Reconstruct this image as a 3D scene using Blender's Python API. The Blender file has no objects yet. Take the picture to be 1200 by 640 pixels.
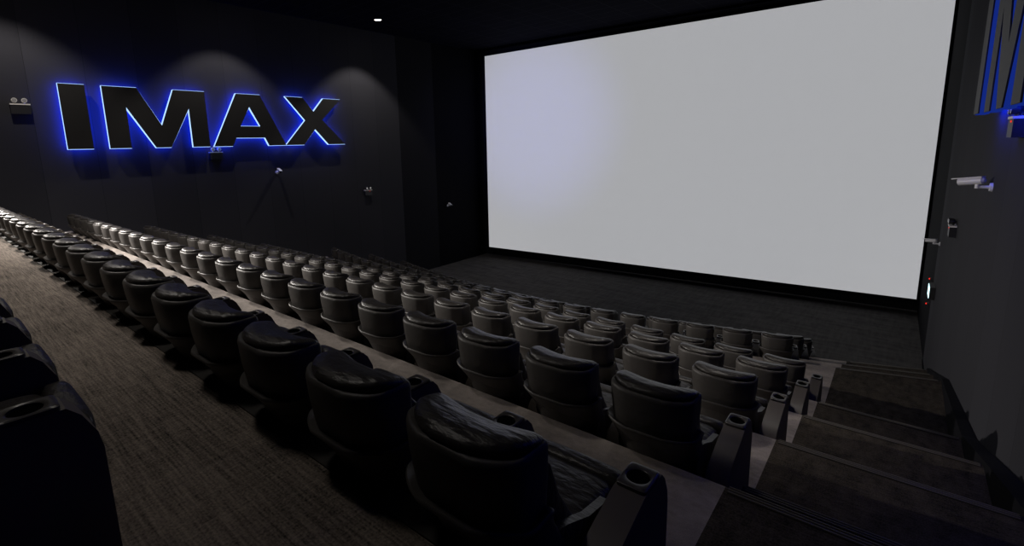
import bpy, bmesh, math, random
from mathutils import Matrix, Vector

S = bpy.context.scene
COL = S.collection
PI = math.pi

# ------------------------------------------------------------------ camera
F_PX, YAW, PITCH, ROLL, CX, CY = 578.4697, 0.7183502, 0.1737490, -0.0295765, 554.1924, 272.8337
cam_d = bpy.data.cameras.new('camera')
cam = bpy.data.objects.new('camera', cam_d)
COL.objects.link(cam)
_f = Vector((-math.sin(YAW), math.cos(YAW), 0))
_r = Vector((math.cos(YAW), math.sin(YAW), 0))
_u = Vector((0, 0, 1))
_f2 = _f * math.cos(PITCH) - _u * math.sin(PITCH)
_u2 = _u * math.cos(PITCH) + _f * math.sin(PITCH)
_r3 = _r * math.cos(ROLL) + _u2 * math.sin(ROLL)
_u3 = -_r * math.sin(ROLL) + _u2 * math.cos(ROLL)
cam.matrix_world = Matrix(((_r3.x, _u3.x, -_f2.x, 0), (_r3.y, _u3.y, -_f2.y, 0), (_r3.z, _u3.z, -_f2.z, 0), (0, 0, 0, 1)))
cam_d.sensor_fit = 'HORIZONTAL'
cam_d.sensor_width = 36.0
cam_d.lens = F_PX / 1200 * 36
cam_d.shift_x = (600 - CX) / 1200
cam_d.shift_y = (CY - 320) / 1200
cam_d.clip_start = 0.02
cam_d.clip_end = 100
S.camera = cam

# ------------------------------------------------------------------ exposure, world, lights
S.view_settings.view_transform = 'Standard'
S.view_settings.look = 'None'
S.view_settings.gamma = 1
S.view_settings.exposure = 0.0
S.view_settings.use_curve_mapping = False
W = bpy.data.worlds.new('world')
S.world = W
W.use_nodes = True
W.node_tree.nodes['Background'].inputs[0].default_value = (0.55, 0.6, 1.0, 1)
W.node_tree.nodes['Background'].inputs[1].default_value = 0.0012


def spot(name, loc, target, power, color, angle, blend=0.6, radius=0.08):
    d = bpy.data.lights.new(name, 'SPOT')
    d.energy = power
    d.color = color
    d.spot_size = math.radians(angle)
    d.spot_blend = blend
    d.shadow_soft_size = radius
    o = bpy.data.objects.new(name, d)
    COL.objects.link(o)
    o.location = loc
    o.rotation_euler = (Vector(target) - Vector(loc)).to_track_quat('-Z', 'Y').to_euler()
    return o


WARM = (1.0, 0.93, 0.86)
XL_ = -16.9
# adjustable wall spotlight on the left wall just outside the photograph
spot('wall_spotlight', (XL_ + .45, 0.25, 1.5), (-7.8, 5.2, -2.4), 6000, WARM, 53, 1.0, 0.06)
# booth light washing the screen
spot('booth_light', (-9.5, -3.2, 3.2), (-13.6, 20.0, 1.0), 9500, (0.30, 0.33, 1.0), 25, 1.0, 0.1)
# ceiling downlights: x, y, watts, cone, blend (their fixtures are built further down)
DOWNLIGHTS = [(-15.25, 12.45, 400, 92, .35), (-15.25, 7.2, 300, 92, .35), (-15.25, 1.9, 420, 100, .5), (-10.6, 0.85, 2600, 118, .8), (-4.6, 0.75, 270, 100, .9), (-3.0, 6.0, 900, 66, .9)]
SCREEN_GLOW = 0.285
LED = (0.002, 0.026, 1.0)
LED_STRENGTH = 25.0

# ------------------------------------------------------------------ room measures (camera at the origin, z up, +y to the screen)
XL, XR = -16.9, 0.97
X_STAIR = 0.97
YB = -3.6
ZC = 4.72
Z_FLOOR = -5.82
X_AISLE = -0.60
LEVELS = [-1.40, -1.945, -2.49, -3.03, -3.57, -4.12, -4.67, -5.22]     # carpeted deck, then the terraces going down
NOSE_Y = [1.16, 2.80, 4.46, 6.12, 7.72]                                  # straight terrace edges
_XR, _YR, _PH, _K = -1.5378, 10.1935, 0.24349, 0.033788
RAD = 1 / _K
ACX = _XR - RAD * math.sin(_PH)
ACY = _YR + RAD * math.cos(_PH)
NOSE_R = [RAD - 0.06, RAD - 1.66, RAD - 3.26]                            # curved terrace edges in front


def nose(i, x):
    if i < 0:
        return YB
    if i < 5:
        return NOSE_Y[i]
    r = NOSE_R[i - 5]
    return ACY - math.sqrt(r * r - (x - ACX) ** 2)


def wall_x(y):                                                           # so does the right wall
    return 0.97 - 0.0127 * (y - 5)


def front_y(x):                                                          # the front wall stands slightly askew
    return 20.42 + (x - XL) * 0.058


# ------------------------------------------------------------------ materials
def mat(name, base, rough=0.5, spec=0.5, metal=0.0):
    m = bpy.data.materials.new(name)
    m.use_nodes = True
    b = m.node_tree.nodes['Principled BSDF']
    b.inputs['Base Color'].default_value = (*base, 1)
    b.inputs['Roughness'].default_value = rough
    b.inputs['Metallic'].default_value = metal
    b.inputs['Specular IOR Level'].default_value = spec
    return m


def bump_noise(m, scale=(30, 30, 30), strength=0.3, dist=0.01, detail=4, coord='Object'):
    nt = m.node_tree
    b = nt.nodes['Principled BSDF']
    tc = nt.nodes.new('ShaderNodeTexCoord')
    mp = nt.nodes.new('ShaderNodeMapping')
    mp.inputs['Scale'].default_value = scale
    n = nt.nodes.new('ShaderNodeTexNoise')
    n.inputs['Scale'].default_value = 1
    n.inputs['Detail'].default_value = detail
    bp = nt.nodes.new('ShaderNodeBump')
    bp.inputs['Strength'].default_value = strength
    bp.inputs['Distance'].default_value = dist
    nt.links.new(tc.outputs[coord], mp.inputs[0])
    nt.links.new(mp.outputs[0], n.inputs['Vector'])
    nt.links.new(n.outputs['Fac'], bp.inputs['Height'])
    nt.links.new(bp.outputs[0], b.inputs['Normal'])
    return m


def emit(name, color, strength):
    m = bpy.data.materials.new(name)
    m.use_nodes = True
    nt = m.node_tree
    nt.nodes.remove(nt.nodes['Principled BSDF'])
    e = nt.nodes.new('ShaderNodeEmission')
    e.inputs[0].default_value = (*color, 1)
    e.inputs[1].default_value = strength
    nt.links.new(e.outputs[0], nt.nodes['Material Output'].inputs[0])
    return m


def noise_color(m, layers, base_lo, base_hi):
    """mix several stretched noises (scale xyz, weight) and ramp between two colours"""
    nt = m.node_tree
    b = nt.nodes['Principled BSDF']
    tc = nt.nodes.new('ShaderNodeTexCoord')
    acc = None
    for sc, wgt, det in layers:
        mp = nt.nodes.new('ShaderNodeMapping')
        mp.inputs['Scale'].default_value = sc
        n = nt.nodes.new('ShaderNodeTexNoise')
        n.inputs['Scale'].default_value = 1
        n.inputs['Detail'].default_value = det
        nt.links.new(tc.outputs['Object'], mp.inputs[0])
        nt.links.new(mp.outputs[0], n.inputs['Vector'])
        mu = nt.nodes.new('ShaderNodeMath')
        mu.operation = 'MULTIPLY_ADD'
        mu.inputs[1].default_value = wgt
        nt.links.new(n.outputs['Fac'], mu.inputs[0])
        if acc is None:
            mu.inputs[2].default_value = 0
        else:
            nt.links.new(acc.outputs[0], mu.inputs[2])
        acc = mu
    r = nt.nodes.new('ShaderNodeValToRGB')
    r.color_ramp.elements[0].position = 0.36
    r.color_ramp.elements[0].color = (*base_lo, 1)
    r.color_ramp.elements[1].position = 0.64
    r.color_ramp.elements[1].color = (*base_hi, 1)
    nt.links.new(acc.outputs[0], r.inputs[0])
    nt.links.new(r.outputs[0], b.inputs['Base Color'])
    return acc


M = {}
M['carpet'] = mat('brown_carpet', (0.06, 0.05, 0.045), 0.95, 0.1)
a = noise_color(M['carpet'], [((3.5, 80, 3), 0.33, 3), ((60, 6, 3), 0.17, 3), ((1.1, 1.4, 1), 0.18, 2), ((90, 90, 90), 0.32, 2)],
                (0.008, 0.008, 0.008), (0.25, 0.21, 0.178))
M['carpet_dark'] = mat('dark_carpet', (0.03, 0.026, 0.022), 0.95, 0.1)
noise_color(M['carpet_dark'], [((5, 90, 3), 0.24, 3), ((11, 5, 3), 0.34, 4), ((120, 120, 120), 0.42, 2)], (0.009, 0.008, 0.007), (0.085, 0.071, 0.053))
M['concrete'] = mat('grey_floor_covering', (0.1, 0.09, 0.08), 0.8, 0.25)
noise_color(M['concrete'], [((1.6, 3.0, 2), 0.5, 4), ((22, 30, 10), 0.2, 3), ((240, 240, 240), 0.3, 2)], (0.13, 0.115, 0.104), (0.36, 0.316, 0.287))
M['floor_front'] = mat('charcoal_carpet', (0.035, 0.033, 0.033), 0.95, 0.1)
noise_color(M['floor_front'], [((1.2, 6, 2), 0.4, 4), ((12, 2, 2), 0.3, 3), ((60, 60, 60), 0.3, 2)], (0.035, 0.034, 0.034), (0.085, 0.08, 0.078))
M['leather'] = bump_noise(mat('black_leather', (0.056, 0.052, 0.049), 0.5, 0.32), (14, 18, 30), 0.30, 0.012, 5)
M['leather_soft'] = bump_noise(mat('black_padded_leather', (0.026, 0.023, 0.021), 0.40, 0.4), (11, 26, 14), 0.55, 0.02, 4)
M['shell'] = mat('black_shell', (0.056, 0.052, 0.049), 0.5, 0.35)
M['console'] = bump_noise(mat('dark_armrest_plastic', (0.105, 0.09, 0.077), 0.45, 0.45), (160, 160, 160), 0.05, 0.002)
M['cup'] = mat('cup_holder_plastic', (0.05, 0.045, 0.042), 0.35, 0.5)
M['base'] = mat('chair_base', (0.012, 0.012, 0.012), 0.7, 0.3)
M['well'] = mat('cup_well_shade', (0.003, 0.003, 0.003), 1.0, 0.0)  # black disc carries the shade of a deep hole
M['seam'] = mat('piping', (0.035, 0.033, 0.032), 0.4, 0.5)
M['ceiling'] = mat('ceiling_tiles', (0.02, 0.02, 0.028), 0.95, 0.02)
M['black_fabric'] = mat('black_masking_fabric', (0.006, 0.006, 0.008), 0.95, 0.05)
M['front_wall'] = mat('front_wall_black', (0.008, 0.008, 0.009), 0.95, 0.05)
M['screen'] = mat('screen_fabric', (0.75, 0.75, 0.75), 0.9, 0.1)
M['letter'] = mat('letter_face', (0.022, 0.021, 0.021), 0.6, 0.3)
M['led'] = emit('blue_led', LED, LED_STRENGTH)
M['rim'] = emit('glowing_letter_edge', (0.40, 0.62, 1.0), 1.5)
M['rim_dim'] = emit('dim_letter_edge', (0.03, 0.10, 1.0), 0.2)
M['pale'] = mat('pale_plastic', (0.8, 0.77, 0.72), 0.4, 0.5)
M['white'] = mat('white_camera_housing', (0.72, 0.72, 0.75), 0.35, 0.5)
M['dark_plastic'] = mat('dark_plastic', (0.02, 0.02, 0.022), 0.5, 0.4)
M['lens'] = mat('lens_glass', (0.01, 0.01, 0.015), 0.08, 0.6)
M['reflector'] = mat('lamp_reflector', (0.75, 0.74, 0.7), 0.25, 0.5, 0.6)
M['metal'] = mat('nosing_metal', (0.13, 0.115, 0.095), 0.5, 0.4, 0.4)
M['rubber'] = mat('nosing_rubber', (0.02, 0.018, 0.016), 0.7, 0.3)
M['lamp_glow'] = emit('downlight_glow', (1.0, 0.92, 0.8), 14)
M['exit_glow'] = emit('sign_glow', (0.55, 0.95, 1.0), 3.0)
M['red_glow'] = emit('red_indicator', (1.0, 0.03, 0.02), 1.2)


def screen_nodes():
    nt = M['screen'].node_tree
    b = nt.nodes['Principled BSDF']
    b.inputs['Emission Color'].default_value = (0.955, 0.965, 1.0, 1)
    b.inputs['Emission Strength'].default_value = SCREEN_GLOW


screen_nodes()


def wall_nodes(m, base, axis, seam=1.22):
    """charcoal acoustic fabric in vertical panels"""
    nt = m.node_tree
    b = nt.nodes['Principled BSDF']
    tc = nt.nodes.new('ShaderNodeTexCoord')
    sp = nt.nodes.new('ShaderNodeSeparateXYZ')
    nt.links.new(tc.outputs['Object'], sp.inputs[0])
    dv = nt.nodes.new('ShaderNodeMath'); dv.operation = 'DIVIDE'; dv.inputs[1].default_value = seam
    nt.links.new(sp.outputs[axis], dv.inputs[0])
    fl = nt.nodes.new('ShaderNodeMath'); fl.operation = 'FLOOR'
    nt.links.new(dv.outputs[0], fl.inputs[0])
    wn = nt.nodes.new('ShaderNodeTexWhiteNoise'); wn.noise_dimensions = '1D'
    nt.links.new(fl.outputs[0], wn.inputs['W'])
    fr = nt.nodes.new('ShaderNodeMath'); fr.operation = 'FRACT'
    nt.links.new(dv.outputs[0], fr.inputs[0])
    gt = nt.nodes.new('ShaderNodeMath'); gt.operation = 'GREATER_THAN'; gt.inputs[1].default_value = 0.004
    nt.links.new(fr.outputs[0], gt.inputs[0])
    ma = nt.nodes.new('ShaderNodeMath'); ma.operation = 'MULTIPLY_ADD'; ma.inputs[1].default_value = 0.22; ma.inputs[2].default_value = 0.89
    nt.links.new(wn.outputs['Value'], ma.inputs[0])
    mm = nt.nodes.new('ShaderNodeMath'); mm.operation = 'MULTIPLY'
    nt.links.new(ma.outputs[0], mm.inputs[0])
    nt.links.new(gt.outputs[0], mm.inputs[1])
    mx = nt.nodes.new('ShaderNodeMix'); mx.data_type = 'RGBA'; mx.blend_type = 'MULTIPLY'
    mx.inputs['Factor'].default_value = 1.0
    mx.inputs['A'].default_value = (*base, 1)
    nt.links.new(mm.outputs[0], mx.inputs['B'])
    nt.links.new(mx.outputs['Result'], b.inputs['Base Color'])


M['wall'] = mat('charcoal_acoustic_fabric', (0.037, 0.037, 0.043), 0.95, 0.08)
wall_nodes(M['wall'], (0.037, 0.037, 0.043), 'Y')


M['wall_shaded'] = mat('shaded_acoustic_fabric', (0.016, 0.016, 0.019), 0.95, 0.05)  # wall fabric again, the light's fall-off towards the screen put into its colour


def ceiling_nodes():
    nt = M['ceiling'].node_tree
    b = nt.nodes['Principled BSDF']
    tc = nt.nodes.new('ShaderNodeTexCoord')
    br = nt.nodes.new('ShaderNodeTexBrick')
    br.offset = 0
    br.inputs['Color1'].default_value = (0.006, 0.006, 0.011, 1)
    br.inputs['Color2'].default_value = (0.0075, 0.0075, 0.013, 1)
    br.inputs['Mortar'].default_value = (0.018, 0.018, 0.026, 1)
    br.inputs['Scale'].default_value = 1
    br.inputs['Mortar Size'].default_value = 0.018
    br.inputs['Brick Width'].default_value = 1.2
    br.inputs['Row Height'].default_value = 0.6
    nt.links.new(tc.outputs['Object'], br.inputs['Vector'])
    nt.links.new(br.outputs['Color'], b.inputs['Base Color'])


ceiling_nodes()


# ------------------------------------------------------------------ mesh helpers
def finish(name, bm, m, parent=None, smooth=True, angle=35, loc=None):
    bmesh.ops.recalc_face_normals(bm, faces=bm.faces)
    me = bpy.data.meshes.new(name)
    bm.to_mesh(me)
    bm.free()
    ms = m if isinstance(m, (list, tuple)) else [m]
    for x in ms:
        me.materials.append(x)
    if smooth:
        me.polygons.foreach_set('use_smooth', [True] * len(me.polygons))
        me.set_sharp_from_angle(angle=math.radians(angle))
    o = bpy.data.objects.new(name, me)
    COL.objects.link(o)
    if parent is not None:
        o.parent = parent
    if loc is not None:
        o.location = loc
    return o


def empty(name, loc=(0, 0, 0), rot=(0, 0, 0)):
    o = bpy.data.objects.new(name, None)
    COL.objects.link(o)
    o.location = loc
    o.rotation_euler = rot
    o.empty_display_size = 0.1
    return o


def tag(o, label, cat, group=None):
    o['label'] = label
    o['category'] = cat
    if group:
        o['group'] = group
    return o


def structure(o):
    o['kind'] = 'structure'
    return o


def add_box(bm, x0, x1, y0, y1, z0, z1, mi=0):
    v = [bm.verts.new(p) for p in [(x0, y0, z0), (x1, y0, z0), (x1, y1, z0), (x0, y1, z0), (x0, y0, z1), (x1, y0, z1), (x1, y1, z1), (x0, y1, z1)]]
    fs = []
    for q in [(0, 3, 2, 1), (4, 5, 6, 7), (0, 1, 5, 4), (1, 2, 6, 5), (2, 3, 7, 6), (3, 0, 4, 7)]:
        f = bm.faces.new([v[i] for i in q])
        f.material_index = mi
        fs.append(f)
    return v


def add_prism(bm, pts, axis, a0, a1, mi=0):
    """extrude a 2D polygon along an axis; pts are the two remaining coordinates in order"""
    def mk(p, a):
        if axis == 'x':
            return (a, p[0], p[1])
        if axis == 'y':
            return (p[0], a, p[1])
        return (p[0], p[1], a)
    A = [bm.verts.new(mk(p, a0)) for p in pts]
    B = [bm.verts.new(mk(p, a1)) for p in pts]
    n = len(pts)
    fs = [bm.faces.new(A[::-1]), bm.faces.new(B)]
    for i in range(n):
        fs.append(bm.faces.new([A[i], A[(i + 1) % n], B[(i + 1) % n], B[i]]))
    for f in fs:
        f.material_index = mi
    return A, B


def bevel_all(bm, off, seg=2, ang=30):
    es = [e for e in bm.edges if len(e.link_faces) == 2 and e.calc_face_angle(0) > math.radians(ang)]
    bmesh.ops.bevel(bm, geom=es, offset=off, segments=seg, profile=0.5, affect='EDGES', clamp_overlap=True)


def sring(hw, yb, yf, z, n=4.5, bend=0.0, N=36, tilt=0.0):
    out = []
    cy, hd = (yb + yf) / 2, (yf - yb) / 2
    for i in range(N):
        t = 2 * PI * (i + 0.5) / N
        c, s = math.cos(t), math.sin(t)
        x = hw * math.copysign(abs(c) ** (2 / n), c)
        y = cy + hd * math.copysign(abs(s) ** (2 / n), s)
        y += bend * (x / 0.3) ** 2
        out.append((x, y, z + tilt * (y - cy)))
    return out


def add_loft(bm, rings, cap0=True, cap1=True, mi=0):
    R = [[bm.verts.new(p) for p in r] for r in rings]
    N = len(R[0])
    for a, b in zip(R, R[1:]):
        for i in range(N):
            f = bm.faces.new([a[i], a[(i + 1) % N], b[(i + 1) % N], b[i]])
            f.material_index = mi
    for cap, r in ((cap0, R[0]), (cap1, R[-1])):
        if cap:
            c = Vector((0, 0, 0))
            for v in r:
                c += v.co
            cv = bm.verts.new(c / N)
            for i in range(N):
                f = bm.faces.new([r[i], r[(i + 1) % N], cv])
                f.material_index = mi
    return R


def add_tube(bm, p0, p1, r0, r1=None, N=20, mi=0, caps=True):
    r1 = r0 if r1 is None else r1
    p0, p1 = Vector(p0), Vector(p1)
    d = (p1 - p0).normalized()
    q = d.to_track_quat('Z', 'Y')
    rings = []
    for p, r in ((p0, r0), (p1, r1)):
        rings.append([p + q @ Vector((r * math.cos(2 * PI * i / N), r * math.sin(2 * PI * i / N), 0)) for i in range(N)])
    add_loft(bm, rings, caps, caps, mi)


def copy_part(o, parent):
    c = o.copy()
    COL.objects.link(c)
    c.parent = parent
    return c


# ------------------------------------------------------------------ room shell
def terrace_poly(i, x0, x1, n):
    xs = [x0 + (x1 - x0) * k / n for k in range(n + 1)]
    return [(x, nose(i - 1, x)) for x in xs] + [(x, nose(i, x)) for x in reversed(xs)]


for i, z in enumerate(LEVELS):
    bm = bmesh.new()
    add_prism(bm, terrace_poly(i, XL, X_AISLE, 40), 'z', Z_FLOOR - 0.3, z)
    structure(finish('floor', bm, M['carpet'] if i == 0 else M['concrete'], smooth=False))

bm = bmesh.new()
xs = [XL + (XR - XL) * k / 50 for k in range(51)]
add_prism(bm, [(x, nose(7, x)) for x in xs] + [(XR, front_y(XR)), (XL, front_y(XL))], 'z', Z_FLOOR - 0.3, Z_FLOOR)
structure(finish('floor', bm, M['floor_front'], smooth=False))

# stairs along the right wall: one full tread and one half step for every terrace
HALF = 0.47
bm = bmesh.new()
prof_z = LEVELS + [Z_FLOOR]
for i, z in enumerate(LEVELS):
    xs = [X_AISLE + (XR - X_AISLE) * k / 6 for k in range(7)]
    lo = [(x, nose(i - 1, x) + (HALF if i > 0 else 0)) for x in xs]
    hi = [(x, nose(i, x)) for x in reversed(xs)]
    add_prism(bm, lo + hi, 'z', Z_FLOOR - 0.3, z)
    zh = (z + prof_z[i + 1]) / 2
    lo = [(x, nose(i, x)) for x in xs]
    hi = [(x, nose(i, x) + HALF) for x in reversed(xs)]
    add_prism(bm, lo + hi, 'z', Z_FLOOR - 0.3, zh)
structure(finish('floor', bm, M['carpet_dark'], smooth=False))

T = 0.2
bm = bmesh.new()
add_box(bm, XL - T, XL, YB - T, 14.64, Z_FLOOR - 0.3, ZC)
structure(finish('wall_left', bm, M['wall'], smooth=False))
bm = bmesh.new()
add_box(bm, XL - T, XL, 14.64, 16.8, Z_FLOOR - 0.3, ZC)
structure(finish('wall_left', bm, M['wall_shaded'], smooth=False))
bm = bmesh.new()
add_box(bm, XL - T, XL, 16.8, 21.0, Z_FLOOR - 0.3, ZC)
structure(finish('wall_left', bm, M['black_fabric'], smooth=False))
bm = bmesh.new()
add_prism(bm, [(wall_x(YB - T), YB - T), (wall_x(16.6), 16.6), (XR + .4, 16.6), (XR + .4, YB - T)], 'z', Z_FLOOR - 0.3, ZC)
structure(finish('wall_right', bm, M['wall'], smooth=False))
bm = bmesh.new()
add_prism(bm, [(wall_x(16.6), 16.6), (wall_x(21.8), 21.8), (XR + .4, 21.8), (XR + .4, 16.6)], 'z', Z_FLOOR - 0.3, ZC)
structure(finish('wall_right', bm, M['black_fabric'], smooth=False))
bm = bmesh.new()
add_prism(bm, [(XL - T, front_y(XL - T)), (XR + T, front_y(XR + T)), (XR + T, front_y(XR + T) + T), (XL - T, front_y(XL - T) + T)], 'z', Z_FLOOR - 0.3, ZC)
structure(finish('wall_front', bm, M['front_wall'], smooth=False))
bm = bmesh.new()
add_box(bm, XL, XR, YB - T, YB, Z_FLOOR - 0.3, ZC)
structure(finish('wall_back', bm, M['black_fabric'], smooth=False))
bm = bmesh.new()
add_box(bm, XL - T, XR + T, YB - T, 21.8, ZC, ZC + 0.2)
structure(finish('ceiling', bm, M['ceiling'], smooth=False))

# black strip standing in for the shaded gap between deck edge and seats
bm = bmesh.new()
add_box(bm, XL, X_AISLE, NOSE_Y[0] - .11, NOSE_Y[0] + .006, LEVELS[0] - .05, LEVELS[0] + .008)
structure(finish('shade_strip', bm, M['rubber'], smooth=False))

# sloping black stringer where the stairs meet the right wall
bm = bmesh.new()
top = [(YB, LEVELS[0] + .05)] + [(nose(i, XR - .17), LEVELS[i] + .05) for i in range(8)] + [(nose(7, XR) + 1.1, Z_FLOOR + .05), (16.6, Z_FLOOR + .05)]
low = [(y, z - .75) for y, z in top]
add_prism(bm, top + low[::-1], 'x', XR - .17, XR - .05)
A, B2 = add_prism(bm, [(y, z - .02) for y, z in top] + low[::-1], 'x', XR - .05, XR + .15)
structure(finish('baseboard_right', bm, M['black_fabric'], smooth=False))

# ------------------------------------------------------------------ screen
scr = empty('movie_screen', ((XL + XR) / 2, 20.3, Z_FLOOR))
tag(scr, 'huge pale grey cinema screen filling the black front wall', 'screen')


def sc_y(x):
    return 19.93 + (x + 16.33) * 0.0575


SX0, SX1, SZ0, SZ1 = -16.30, 0.69, -5.30, 4.385
bm = bmesh.new()
nx, nz = 24, 12
o0 = Vector(scr.location)
G = [[bm.verts.new(Vector((SX0 + (SX1 - SX0) * i / nx, sc_y(SX0 + (SX1 - SX0) * i / nx), SZ0 + (SZ1 - SZ0) * k / nz)) - o0) for k in range(nz + 1)] for i in range(nx + 1)]
for i in range(nx):
    for k in range(nz):
        bm.faces.new([G[i][k], G[i + 1][k], G[i + 1][k + 1], G[i][k + 1]])
bmesh.ops.solidify(bm, geom=bm.faces[:], thickness=0.02)
finish('screen_fabric', bm, M['screen'], scr, smooth=False)
bm = bmesh.new()
for (x0, x1, z0, z1) in ((SX0 - .1, SX1 + .1, SZ0 - .12, SZ0 - .004), (SX0 - .1, SX1 + .1, SZ1 + .004, SZ1 + .14), (SX0 - .1, SX0 - .004, SZ0 - .004, SZ1 + .004), (SX1 + .004, SX1 + .1, SZ0 - .004, SZ1 + .004)):
    add_prism(bm, [(x0 - o0.x, sc_y(x0) - .03 - o0.y), (x1 - o0.x, sc_y(x1) - .03 - o0.y), (x1 - o0.x, sc_y(x1) + .25 - o0.y), (x0 - o0.x, sc_y(x0) + .25 - o0.y)], 'z', z0 - o0.z, z1 - o0.z)
finish('screen_frame', bm, M['black_fabric'], scr, smooth=False)

# ------------------------------------------------------------------ the cinema seat
def make_parts():
    P = {}
    B = .115                                                    # how far the sides of the back wrap forward
    bm = bmesh.new()
    add_loft(bm, [sring(.208, .06, .20, .52, 6, B), sring(.220, .01, .18, .62, 6, B), sring(.241, -.055, .15, .76, 6, B), sring(.253, -.078, .135, .90, 6, B),
                  sring(.256, -.085, .13, .988, 6, B), sring(.254, -.08, .125, 1.006, 6, B), sring(.246, -.066, .115, 1.012, 6, B), sring(.228, -.04, .10, 1.002, 6, B), sring(.22, .0, .08, .98, 6, B)])
    P['backrest'] = finish('backrest', bm, M['leather'], angle=60)
    bm = bmesh.new()
    rr = []
    for z, hw, yb, yf in ((.985, .20, .0, .09), (.995, .226, -.035, .12), (1.008, .240, -.054, .145), (1.022, .246, -.062, .155), (1.036, .242, -.056, .152), (1.047, .228, -.034, .14), (1.054, .19, .0, .115), (1.056, .12, .03, .08)):
        rr.append([(x, y, zz - 0.22 * max(0, y - B * (x / .3) ** 2)) for x, y, zz in sring(hw, yb, yf, z, 3.4, B)])
    add_loft(bm, rr)
    P['headrest'] = finish('headrest', bm, M['leather_soft'], angle=80)
    bm = bmesh.new()
    add_loft(bm, [sring(.19, .38, .54, .14, 5, .03), sring(.205, .33, .50, .22, 5, .05), sring(.228, .225, .40, .37, 5.5, .08), sring(.250, .085, .26, .53, 5.5, B),
                  sring(.264, -.035, .15, .69, 5.5, B), sring(.278, -.088, .11, .753, 5.5, B), sring(.283, -.095, .105, .763, 5.5, B), sring(.284, -.096, .105, .771, 5.5, B), sring(.278, -.089, .10, .777, 5.5, B), sring(.268, -.074, .09, .772, 5.5, B), sring(.246, -.03, .07, .745, 5.5, B)])
    P['back_shell'] = finish('back_shell', bm, M['shell'], angle=60)
    bm = bmesh.new()
    add_loft(bm, [sring(.205, .36, .50, .44, 4, 0), sring(.215, .30, .46, .52, 4, .02), sring(.225, .15, .30, .72, 4, .06), sring(.23, .09, .20, .88, 4, .1), sring(.22, .08, .17, .92, 4, .1)])
    P['back_cushion'] = finish('back_cushion', bm, M['leather_soft'], angle=70)
    bm = bmesh.new()
    add_loft(bm, [sring(.21, .32, .79, .28, 7), sring(.219, .30, .80, .31, 7), sring(.221, .30, .80, .42, 7), sring(.218, .305, .80, .455, 7), sring(.205, .33, .78, .478, 6), sring(.17, .38, .74, .488, 5)])
    P['seat'] = finish('seat', bm, M['leather_soft'], angle=70)
    bm = bmesh.new()
    add_loft(bm, [sring(.22, .80, .86, .10, 5), sring(.238, .78, .875, .14, 5), sring(.24, .775, .885, .40, 5), sring(.238, .775, .885, .455, 4), sring(.225, .79, .875, .485, 4), sring(.18, .805, .855, .492, 4)])
    P['footrest'] = finish('footrest', bm, M['leather_soft'], angle=70)
    bm = bmesh.new()
    add_box(bm, -.22, .22, .34, .76, 0, .285)
    bevel_all(bm, .015)
    P['base'] = finish('base', bm, M['base'])
    for s, nm in ((-1, 'l'), (1, 'r')):
        bm = bmesh.new()
        add_prism(bm, [(.20, .40), (.16, .52), (.17, .60), (.23, .64), (.30, .62), (.46, .55), (.62, .52), (.66, .46), (.64, .38)], 'x', s * .235 - .018, s * .235 + .018)
        bevel_all(bm, .012, 3, 25)
        P['pad_' + nm] = finish('arm_pad', bm, M['leather_soft'], angle=50)
    # shared armrest console with its cup holder
    bm = bmesh.new()
    prof = [(.27, .02), (.22, .30), (.20, .40), (.26, .485), (.36, .53), (.60, .612), (.78, .612), (.815, .575), (.85, .50), (.86, .44), (.862, .02)]
    A, B = add_prism(bm, prof, 'x', -.063, .063)
    for v in A + B:                                             # the console widens slightly towards the floor
        pass
    bevel_all(bm, .014, 3, 8)
    P['console'] = finish('armrest', bm, M['console'], angle=40)
    bm = bmesh.new()
    N = 40
    ci = [(.046 * math.cos(2 * PI * i / N), .69 + .046 * math.sin(2 * PI * i / N)) for i in range(N)]
    cm = [(.052 * math.cos(2 * PI * i / N), .69 + .052 * math.sin(2 * PI * i / N)) for i in range(N)]

    def sq(hx, hy, i, n=9):
        c, s = math.cos(2 * PI * i / N), math.sin(2 * PI * i / N)
        return (hx * math.copysign(abs(c) ** (2 / n), c), .69 + hy * math.copysign(abs(s) ** (2 / n), s))
    rings = [[(x, y, .615) for x, y in ci], [(x, y, .626) for x, y in ci], [(x, y, .630) for x, y in cm],
             [(*sq(.0555, .074, i), .630) for i in range(N)], [(*sq(.061, .080, i), .626) for i in range(N)], [(*sq(.061, .080, i), .606) for i in range(N)]]
    add_loft(bm, rings, False, False)
    P['cup_holder'] = finish('cup_holder', bm, M['cup'], angle=35)
    bm = bmesh.new()
    add_tube(bm, (0, .69, .6135), (0, .69, .6175), .0465, N=28)
    P['cup_well'] = finish('cup_well', bm, M['well'])
    return P


PARTS = make_parts()
for o in PARTS.values():
    COL.objects.unlink(o)                                     # templates stay out of the scene; only copies are linked

ORD = ['zeroth', 'first', 'second', 'third', 'fourth', 'fifth', 'sixth', 'seventh', 'eighth', 'ninth', 'tenth', 'eleventh', 'twelfth', 'thirteenth', 'fourteenth', 'fifteenth', 'sixteenth',
       'seventeenth', 'eighteenth', 'nineteenth', 'twentieth', 'twenty-first', 'twenty-second', 'twenty-third', 'twenty-fourth']


def add_console(t, x, y=0, rz=0):
    c = copy_part(PARTS['console'], t)
    c.location = (x, y, 0)
    c.rotation_euler = (0, 0, rz)
    h = copy_part(PARTS['cup_holder'], c)
    copy_part(PARTS['cup_well'], h)
    return c


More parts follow.
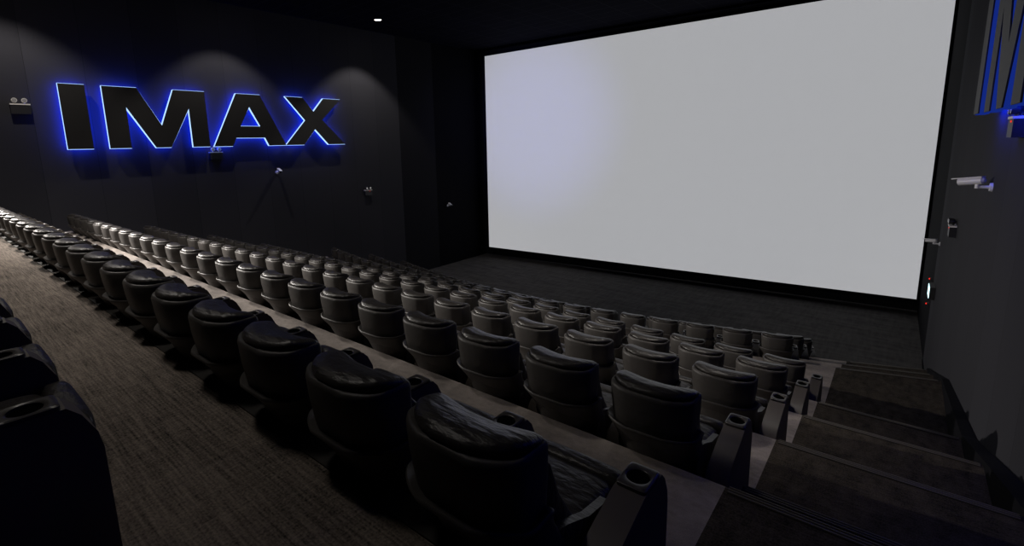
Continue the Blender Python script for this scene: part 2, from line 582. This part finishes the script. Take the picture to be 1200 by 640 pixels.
def place_seat(x, y, z, rz, label, group, left=False):
    t = empty('cinema_seat', (x, y, z), (0, 0, rz))
    tag(t, label, 'seat', group)
    for k in ('base', 'back_shell', 'backrest', 'headrest', 'back_cushion', 'seat', 'footrest', 'pad_l', 'pad_r'):
        copy_part(PARTS[k], t)
    add_console(t, .345)
    if left:
        add_console(t, -.315)
    return t


PITCHX = 0.66
X0 = -1.035
ROW_Y = [1.058, 2.738, 4.397, 6.067, 7.71]
ROW_NAME = ['in the first row below the brown carpet', 'in the second row below the brown carpet', 'in the third row below the brown carpet', 'in the fourth row below the brown carpet',
            'in the fifth row below the brown carpet', 'in the third row from the screen', 'in the second row from the screen', 'in the row nearest the screen']
for r, y in enumerate(ROW_Y):
    for k in range(24):
        end = ' beside the stairs' if k == 0 else (' against the left wall' if k == 23 else '')
        lab = 'black leather recliner, ' + ORD[k + 1] + ' from the stairs, ' + ROW_NAME[r]
        place_seat(X0 - k * PITCHX, y, LEVELS[r + 1], 0, lab, 'seats ' + ROW_NAME[r], k == 23)
for r in range(3):
    R = RAD - 1.60 * r
    z = (LEVELS + [Z_FLOOR])[6 + r]
    n = 23
    dphi = PITCHX / R
    for k in range(n):
        phi = ((n - 1) / 2 - k) * dphi
        lab = 'black leather recliner, ' + ORD[k + 1] + ' from the stairs, ' + ROW_NAME[5 + r]
        place_seat(ACX + R * math.sin(phi), ACY - R * math.cos(phi), z, phi, lab, 'seats ' + ROW_NAME[5 + r], k == n - 1)
for k in range(6):                                            # the row behind the carpet, cut by the left edge of the photograph
    lab = 'black leather recliner at the far back left, ' + ORD[k + 1] + ' from the camera end of its row'
    place_seat(-2.36 - k * PITCHX, -.545, LEVELS[0], 0, lab, 'seats in the row behind the brown carpet')

# ------------------------------------------------------------------ ribbed metal nosings on the stairs
NZ = ['on the stair edge level with the brown carpet', 'on the stair edge beside the first seat row', 'on the stair edge beside the second seat row', 'on the stair edge beside the third seat row',
      'on the stair edge beside the fourth seat row', 'on the stair edge beside the fifth seat row', 'on the stair edge beside the third row from the screen', 'on the stair edge beside the second row from the screen']


def nosing(i, dy, z, label):
    xm = (X_AISLE + XR - .17) / 2
    y0, y1 = nose(i, X_AISLE) + dy, nose(i, XR - .17) + dy
    t = empty('stair_nosing', (xm, (y0 + y1) / 2, z), (0, 0, math.atan2(y1 - y0, XR - .17 - X_AISLE)))
    tag(t, label, 'stair nosing', 'metal nosings on the stairs')
    L = (XR - .17 - X_AISLE) / 2 - .02
    bm = bmesh.new()
    add_box(bm, -L, L, -.055, .008, 0, .006)
    add_box(bm, -L, L, .002, .008, -.035, 0)
    finish('nosing_strip', bm, M['rubber'], t, smooth=False)
    bm = bmesh.new()
    for q in (-.045, -.022, 0.0):
        add_box(bm, -L, L, q - .004, q + .004, .006, .010)
    finish('nosing_rib', bm, M['metal'], t, smooth=False)


for i in range(8):
    nosing(i, 0, LEVELS[i], 'ribbed nosing ' + NZ[i])
    nosing(i, HALF, (prof_z[i] + prof_z[i + 1]) / 2, 'ribbed nosing of the half step below the ' + NZ[i][7:].replace('stair edge', 'edge'))

# ------------------------------------------------------------------ backlit wall letters (outlines in metres: along the wall, up)
ZT, ZB = 1.905, 0.225
LET = {
    'I': [[(2.99, ZT), (3.55, ZT), (3.55, ZB), (2.99, ZB)]],
    'M': [[(3.92, ZT), (4.74, ZT), (5.27, .86), (5.68, ZT), (6.56, ZT), (6.56, ZB), (6.06, ZB), (6.06, 1.38), (5.45, ZB), (5.05, ZB), (4.43, 1.36), (4.43, ZB), (3.92, ZB)]],
    'A': [[(7.53, ZT), (8.33, ZT), (9.13, ZB), (8.50, ZB), (8.38, .49), (7.40, .49), (7.26, ZB), (6.68, ZB)], [(7.93, 1.50), (7.58, .87), (8.25, .87)]],
    'X': [[(9.24, ZT), (9.90, ZT), (10.32, 1.42), (10.76, ZT), (11.50, ZT), (10.66, 1.13), (11.60, ZB), (10.86, ZB), (10.33, .79), (9.84, ZB), (9.12, ZB), (9.95, 1.10)]],
}


def fill_outline(bm, loops, mk, a):
    edges, vs = [], []
    for lp in loops:
        v = [bm.verts.new(mk(p, a)) for p in lp]
        vs.append(v)
        for i in range(len(v)):
            edges.append(bm.edges.new((v[i], v[(i + 1) % len(v)])))
    bmesh.ops.triangle_fill(bm, use_beauty=True, use_dissolve=False, edges=edges)
    return vs


def shrink(lp, d, hole=False):
    n = len(lp)
    area = sum(lp[i][0] * lp[(i + 1) % n][1] - lp[(i + 1) % n][0] * lp[i][1] for i in range(n))
    s = 1 if area > 0 else -1
    if hole:
        s = -s
    out = []
    for i in range(n):
        p, a, c = Vector(lp[i]), Vector(lp[i - 1]), Vector(lp[(i + 1) % n])
        e1, e2 = (p - a).normalized(), (c - p).normalized()
        n1, n2 = Vector((-e1.y, e1.x)) * s, Vector((-e2.y, e2.x)) * s
        m = (n1 + n2)
        m = m / max(m.length_squared, .3) * 2
        out.append(tuple(p + m * d))
    return out


def letter_solid(loops, mk, a0, a1):
    bm = bmesh.new()
    V0 = fill_outline(bm, loops, mk, a0)
    V1 = fill_outline(bm, loops, mk, a1)
    for l0, l1 in zip(V0, V1):
        n = len(l0)
        for i in range(n):
            bm.faces.new([l0[i], l0[(i + 1) % n], l1[(i + 1) % n], l1[i]])
    return bm


def build_letters(side):
    for ch, loops in LET.items():
        ym = sum(p[0] for p in loops[0]) / len(loops[0])
        if side == 'left':
            org = (XL, ym, (ZT + ZB) / 2)
            mk = lambda p, a: (a, p[0] - ym, p[1] - (ZT + ZB) / 2)
            dirn = 1
        else:
            yy = 12.75 - ym
            org = (wall_x(yy), yy, (ZT + ZB) / 2)
            mk = lambda p, a: (-a, -(p[0] - ym), p[1] - (ZT + ZB) / 2)
        t = empty('sign_letter', org)
        tag(t, 'dark letter %s with bright blue back lighting mounted on the %s wall' % (ch, side), 'sign letter', 'backlit letters on the %s wall' % side)
        f = finish('letter_face', letter_solid(loops, mk, .245, .26), M['letter'], t, smooth=False)
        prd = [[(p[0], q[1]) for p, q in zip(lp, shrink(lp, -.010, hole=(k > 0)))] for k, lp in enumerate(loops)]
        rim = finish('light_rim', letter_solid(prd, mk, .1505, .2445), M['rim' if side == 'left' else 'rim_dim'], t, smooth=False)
        ins = [shrink(lp, .02, hole=(k > 0)) for k, lp in enumerate(loops)]
        bk = finish('blue_light_panel', letter_solid(ins, mk, .135, .150), M['led'], t, smooth=False)
        bm = bmesh.new()
        cz = (ZT + ZB) / 2
        for (py, pz) in ((loops[0][0][0] + .2, ZT - .15), (loops[0][-2][0] - .12 if ch == 'X' else loops[0][-1][0] + .2, ZB + .12)):
            add_tube(bm, mk((py, pz), 0.0), mk((py, pz), .14), .012, N=10)
        finish('mounting_stud', bm, M['dark_plastic'], t)


build_letters('left')
build_letters('right')

# ------------------------------------------------------------------ wall fittings (local frame: wall plane at x = 0, +x into the room)
def emergency_light(loc, side, label, red=False, turn=0.0, scale=1.0):
    t = empty('emergency_light', loc, (0, 0, 0 if side == 'left' else PI))
    t.scale = (scale,) * 3
    tag(t, label, 'emergency light', 'twin lamp emergency lights')
    bm = bmesh.new()
    add_box(bm, 0, .11, -.19, .19, -.22, 0)
    bevel_all(bm, .012)
    finish('battery_box', bm, M['dark_plastic'], t)  # dark colour holds the shade on the box front
    bm = bmesh.new()
    add_box(bm, 0, .12, -.195, .195, 0.0, .03)
    bevel_all(bm, .006)
    finish('lit_box_top', bm, M['pale'], t)  # pale slab paints the light caught by the box top
    for q in (-.10, .09):
        bm = bmesh.new()
        add_tube(bm, (.06, q, .03), (.06, q, .06), .018, N=14)
        add_tube(bm, (.02, q, .10), (.06, q, .105), .035, .05, N=20)
        add_tube(bm, (.06, q, .105), (.13, q, .11), .055, .055, N=20)
        h = finish('lamp_head', bm, M['pale'] if not red else M['dark_plastic'], t)
        bm = bmesh.new()
        add_tube(bm, (.129, q, .11), (.135, q, .11), .047, N=20)
        finish('lamp_lens', bm, M['reflector'], h)
    if red:
        bm = bmesh.new()
        add_tube(bm, (.11, .05, -.03), (.118, .05, -.03), .012, N=12)
        finish('indicator', bm, M['red_glow'], t)
    return t


emergency_light((XL, 2.22, 1.34), 'left', 'twin lamp emergency light on the left wall beside the letter I', scale=1.0)
emergency_light((XL, 6.78, 0.03), 'left', 'twin lamp emergency light just below the letters M and A on the left wall', scale=1.0)
emergency_light((XL, 12.70, -1.70), 'left', 'small reddish twin lamp emergency light low on the left wall, nearest the screen', red=True, scale=.9)
emergency_light((wall_x(13.2), 13.2, -1.80), 'right', 'twin lamp emergency light between the two white cameras on the right wall', red=True, scale=.9)
emergency_light((wall_x(8.0), 8.0, .12), 'right', 'twin lamp emergency light under the blue letters at the right photo edge', red=True, scale=.9)


def camera_fitting(loc, yaw, tilt, label, scale=1.0):
    """bullet camera on a short wall arm; yaw turns the barrel about z from +x"""
    t = empty('bullet_camera', loc)
    t.scale = (scale,) * 3
    tag(t, label, 'camera', 'white bullet cameras')
    sx = 1 if loc[0] < -5 else -1
    bm = bmesh.new()
    add_tube(bm, (0, 0, 0), (sx * .025, 0, 0), .05, .045, N=20)
    finish('wall_mount', bm, M['white'], t)
    bm = bmesh.new()
    add_tube(bm, (sx * .025, 0, 0), (sx * .12, 0, .0), .018, N=12)
    add_tube(bm, (sx * .12, 0, -.015), (sx * .12, 0, .035), .022, N=12)
    finish('arm', bm, M['white'], t)
    b = empty('pivot', (0, 0, 0))
    bpy.data.objects.remove(b)
    d = Vector((math.cos(yaw) * math.cos(tilt), math.sin(yaw) * math.cos(tilt), -math.sin(tilt)))
    p = Vector((sx * .12, 0, .07))
    bm = bmesh.new()
    add_tube(bm, p - d * .06, p - d * .04, .025, .04, N=24)
    add_tube(bm, p - d * .04, p + d * .17, .042, .042, N=24)
    h = finish('barrel', bm, M['white'], t)
    bm = bmesh.new()
    q = d.to_track_quat('X', 'Z').to_matrix()
    vs = add_box(bm, -.05, .22, -.042, .042, .036, .046)
    for v in vs:
        v.co = p + q @ v.co
    finish('sun_shield', bm, M['white'], t, smooth=False)
    bm = bmesh.new()
    add_tube(bm, p + d * .169, p + d * .174, .036, N=24)
    finish('lens', bm, M['lens'], h)
    return t


camera_fitting((XL, 8.81, -.72), -.2, .3, 'white bullet camera on the left wall below the letter X', 1.2)
camera_fitting((XL, 17.48, -2.85), -.3, .3, 'tiny white camera on the left wall nearest the screen', 1.1)
camera_fitting((wall_x(9.47), 9.47, -.74), PI - .5, .14, 'white bullet camera with bluish sheen on the right wall under the blue letters', 1.2)
camera_fitting((wall_x(16.2), 16.2, -2.66), PI - .5, .1, 'smaller white bullet camera on the right wall close to the screen edge', .95)

# lit sign seen edge-on near the front of the right wall
t = empty('lit_sign', (wall_x(16.0), 16.0, -3.80))
tag(t, 'glowing pale cyan exit sign seen edge-on low on the right wall', 'sign')
bm = bmesh.new()
add_box(bm, -.10, 0, -.28, .28, -.15, .15)
bevel_all(bm, .008)
finish('housing', bm, M['dark_plastic'], t)
bm = bmesh.new()
add_box(bm, -.108, -.1, -.25, .25, -.125, .125)
finish('glowing_panel', bm, M['exit_glow'], t, smooth=False)
for dz in (.42, -.42):
    s = empty('indicator_lamp', (wall_x(17.2), 17.2, -4.1 + dz * .8))
    tag(s, 'tiny red indicator lamp %s the glowing exit sign' % ('above' if dz > 0 else 'below'), 'indicator lamp')
    bm = bmesh.new()
    add_tube(bm, (0, 0, 0), (-.04, 0, 0), .04, .03, N=16)
    finish('lamp_base', bm, M['dark_plastic'], s)
    bm = bmesh.new()
    add_tube(bm, (-.04, 0, 0), (-.06, 0, 0), .022, .016, N=16)
    finish('lamp_dome', bm, M['red_glow'], s)

# ------------------------------------------------------------------ ceiling downlights (with their own light)
for k, (x, y, pw, cone, bl) in enumerate(DOWNLIGHTS):
    t = empty('downlight', (x, y, ZC))
    tag(t, ['small round lit downlight in the dark ceiling above the letter X', 'round downlight above the letters M and A, out of frame', 'round downlight above the letter I, out of frame', 'round downlight above the middle of the first seat row, out of frame', 'round downlight above the stairs end of the first seat row, out of frame', 'round downlight above the stairs end of the fifth seat row, out of frame'][k], 'downlight', 'ceiling downlights')
    bm = bmesh.new()
    N = 28
    rings = []
    for r, z in ((.15, 0), (.15, -.012), (.125, -.016), (.12, -.004), (.12, 0)):
        rings.append([(r * math.cos(2 * PI * i / N), r * math.sin(2 * PI * i / N), z) for i in range(N)])
    add_loft(bm, rings, False, False)
    finish('trim_ring', bm, M['dark_plastic'], t)
    bm = bmesh.new()
    add_tube(bm, (0, 0, 0), (0, 0, -.006), .12, N=28)
    finish('lamp_lens', bm, M['lamp_glow'], t)
    spot('downlight_beam', (x, y, ZC - .05), (x - (.35 if k < 3 else 0), y, 0), pw, WARM, cone, bl, .05 if k < 3 else .5)
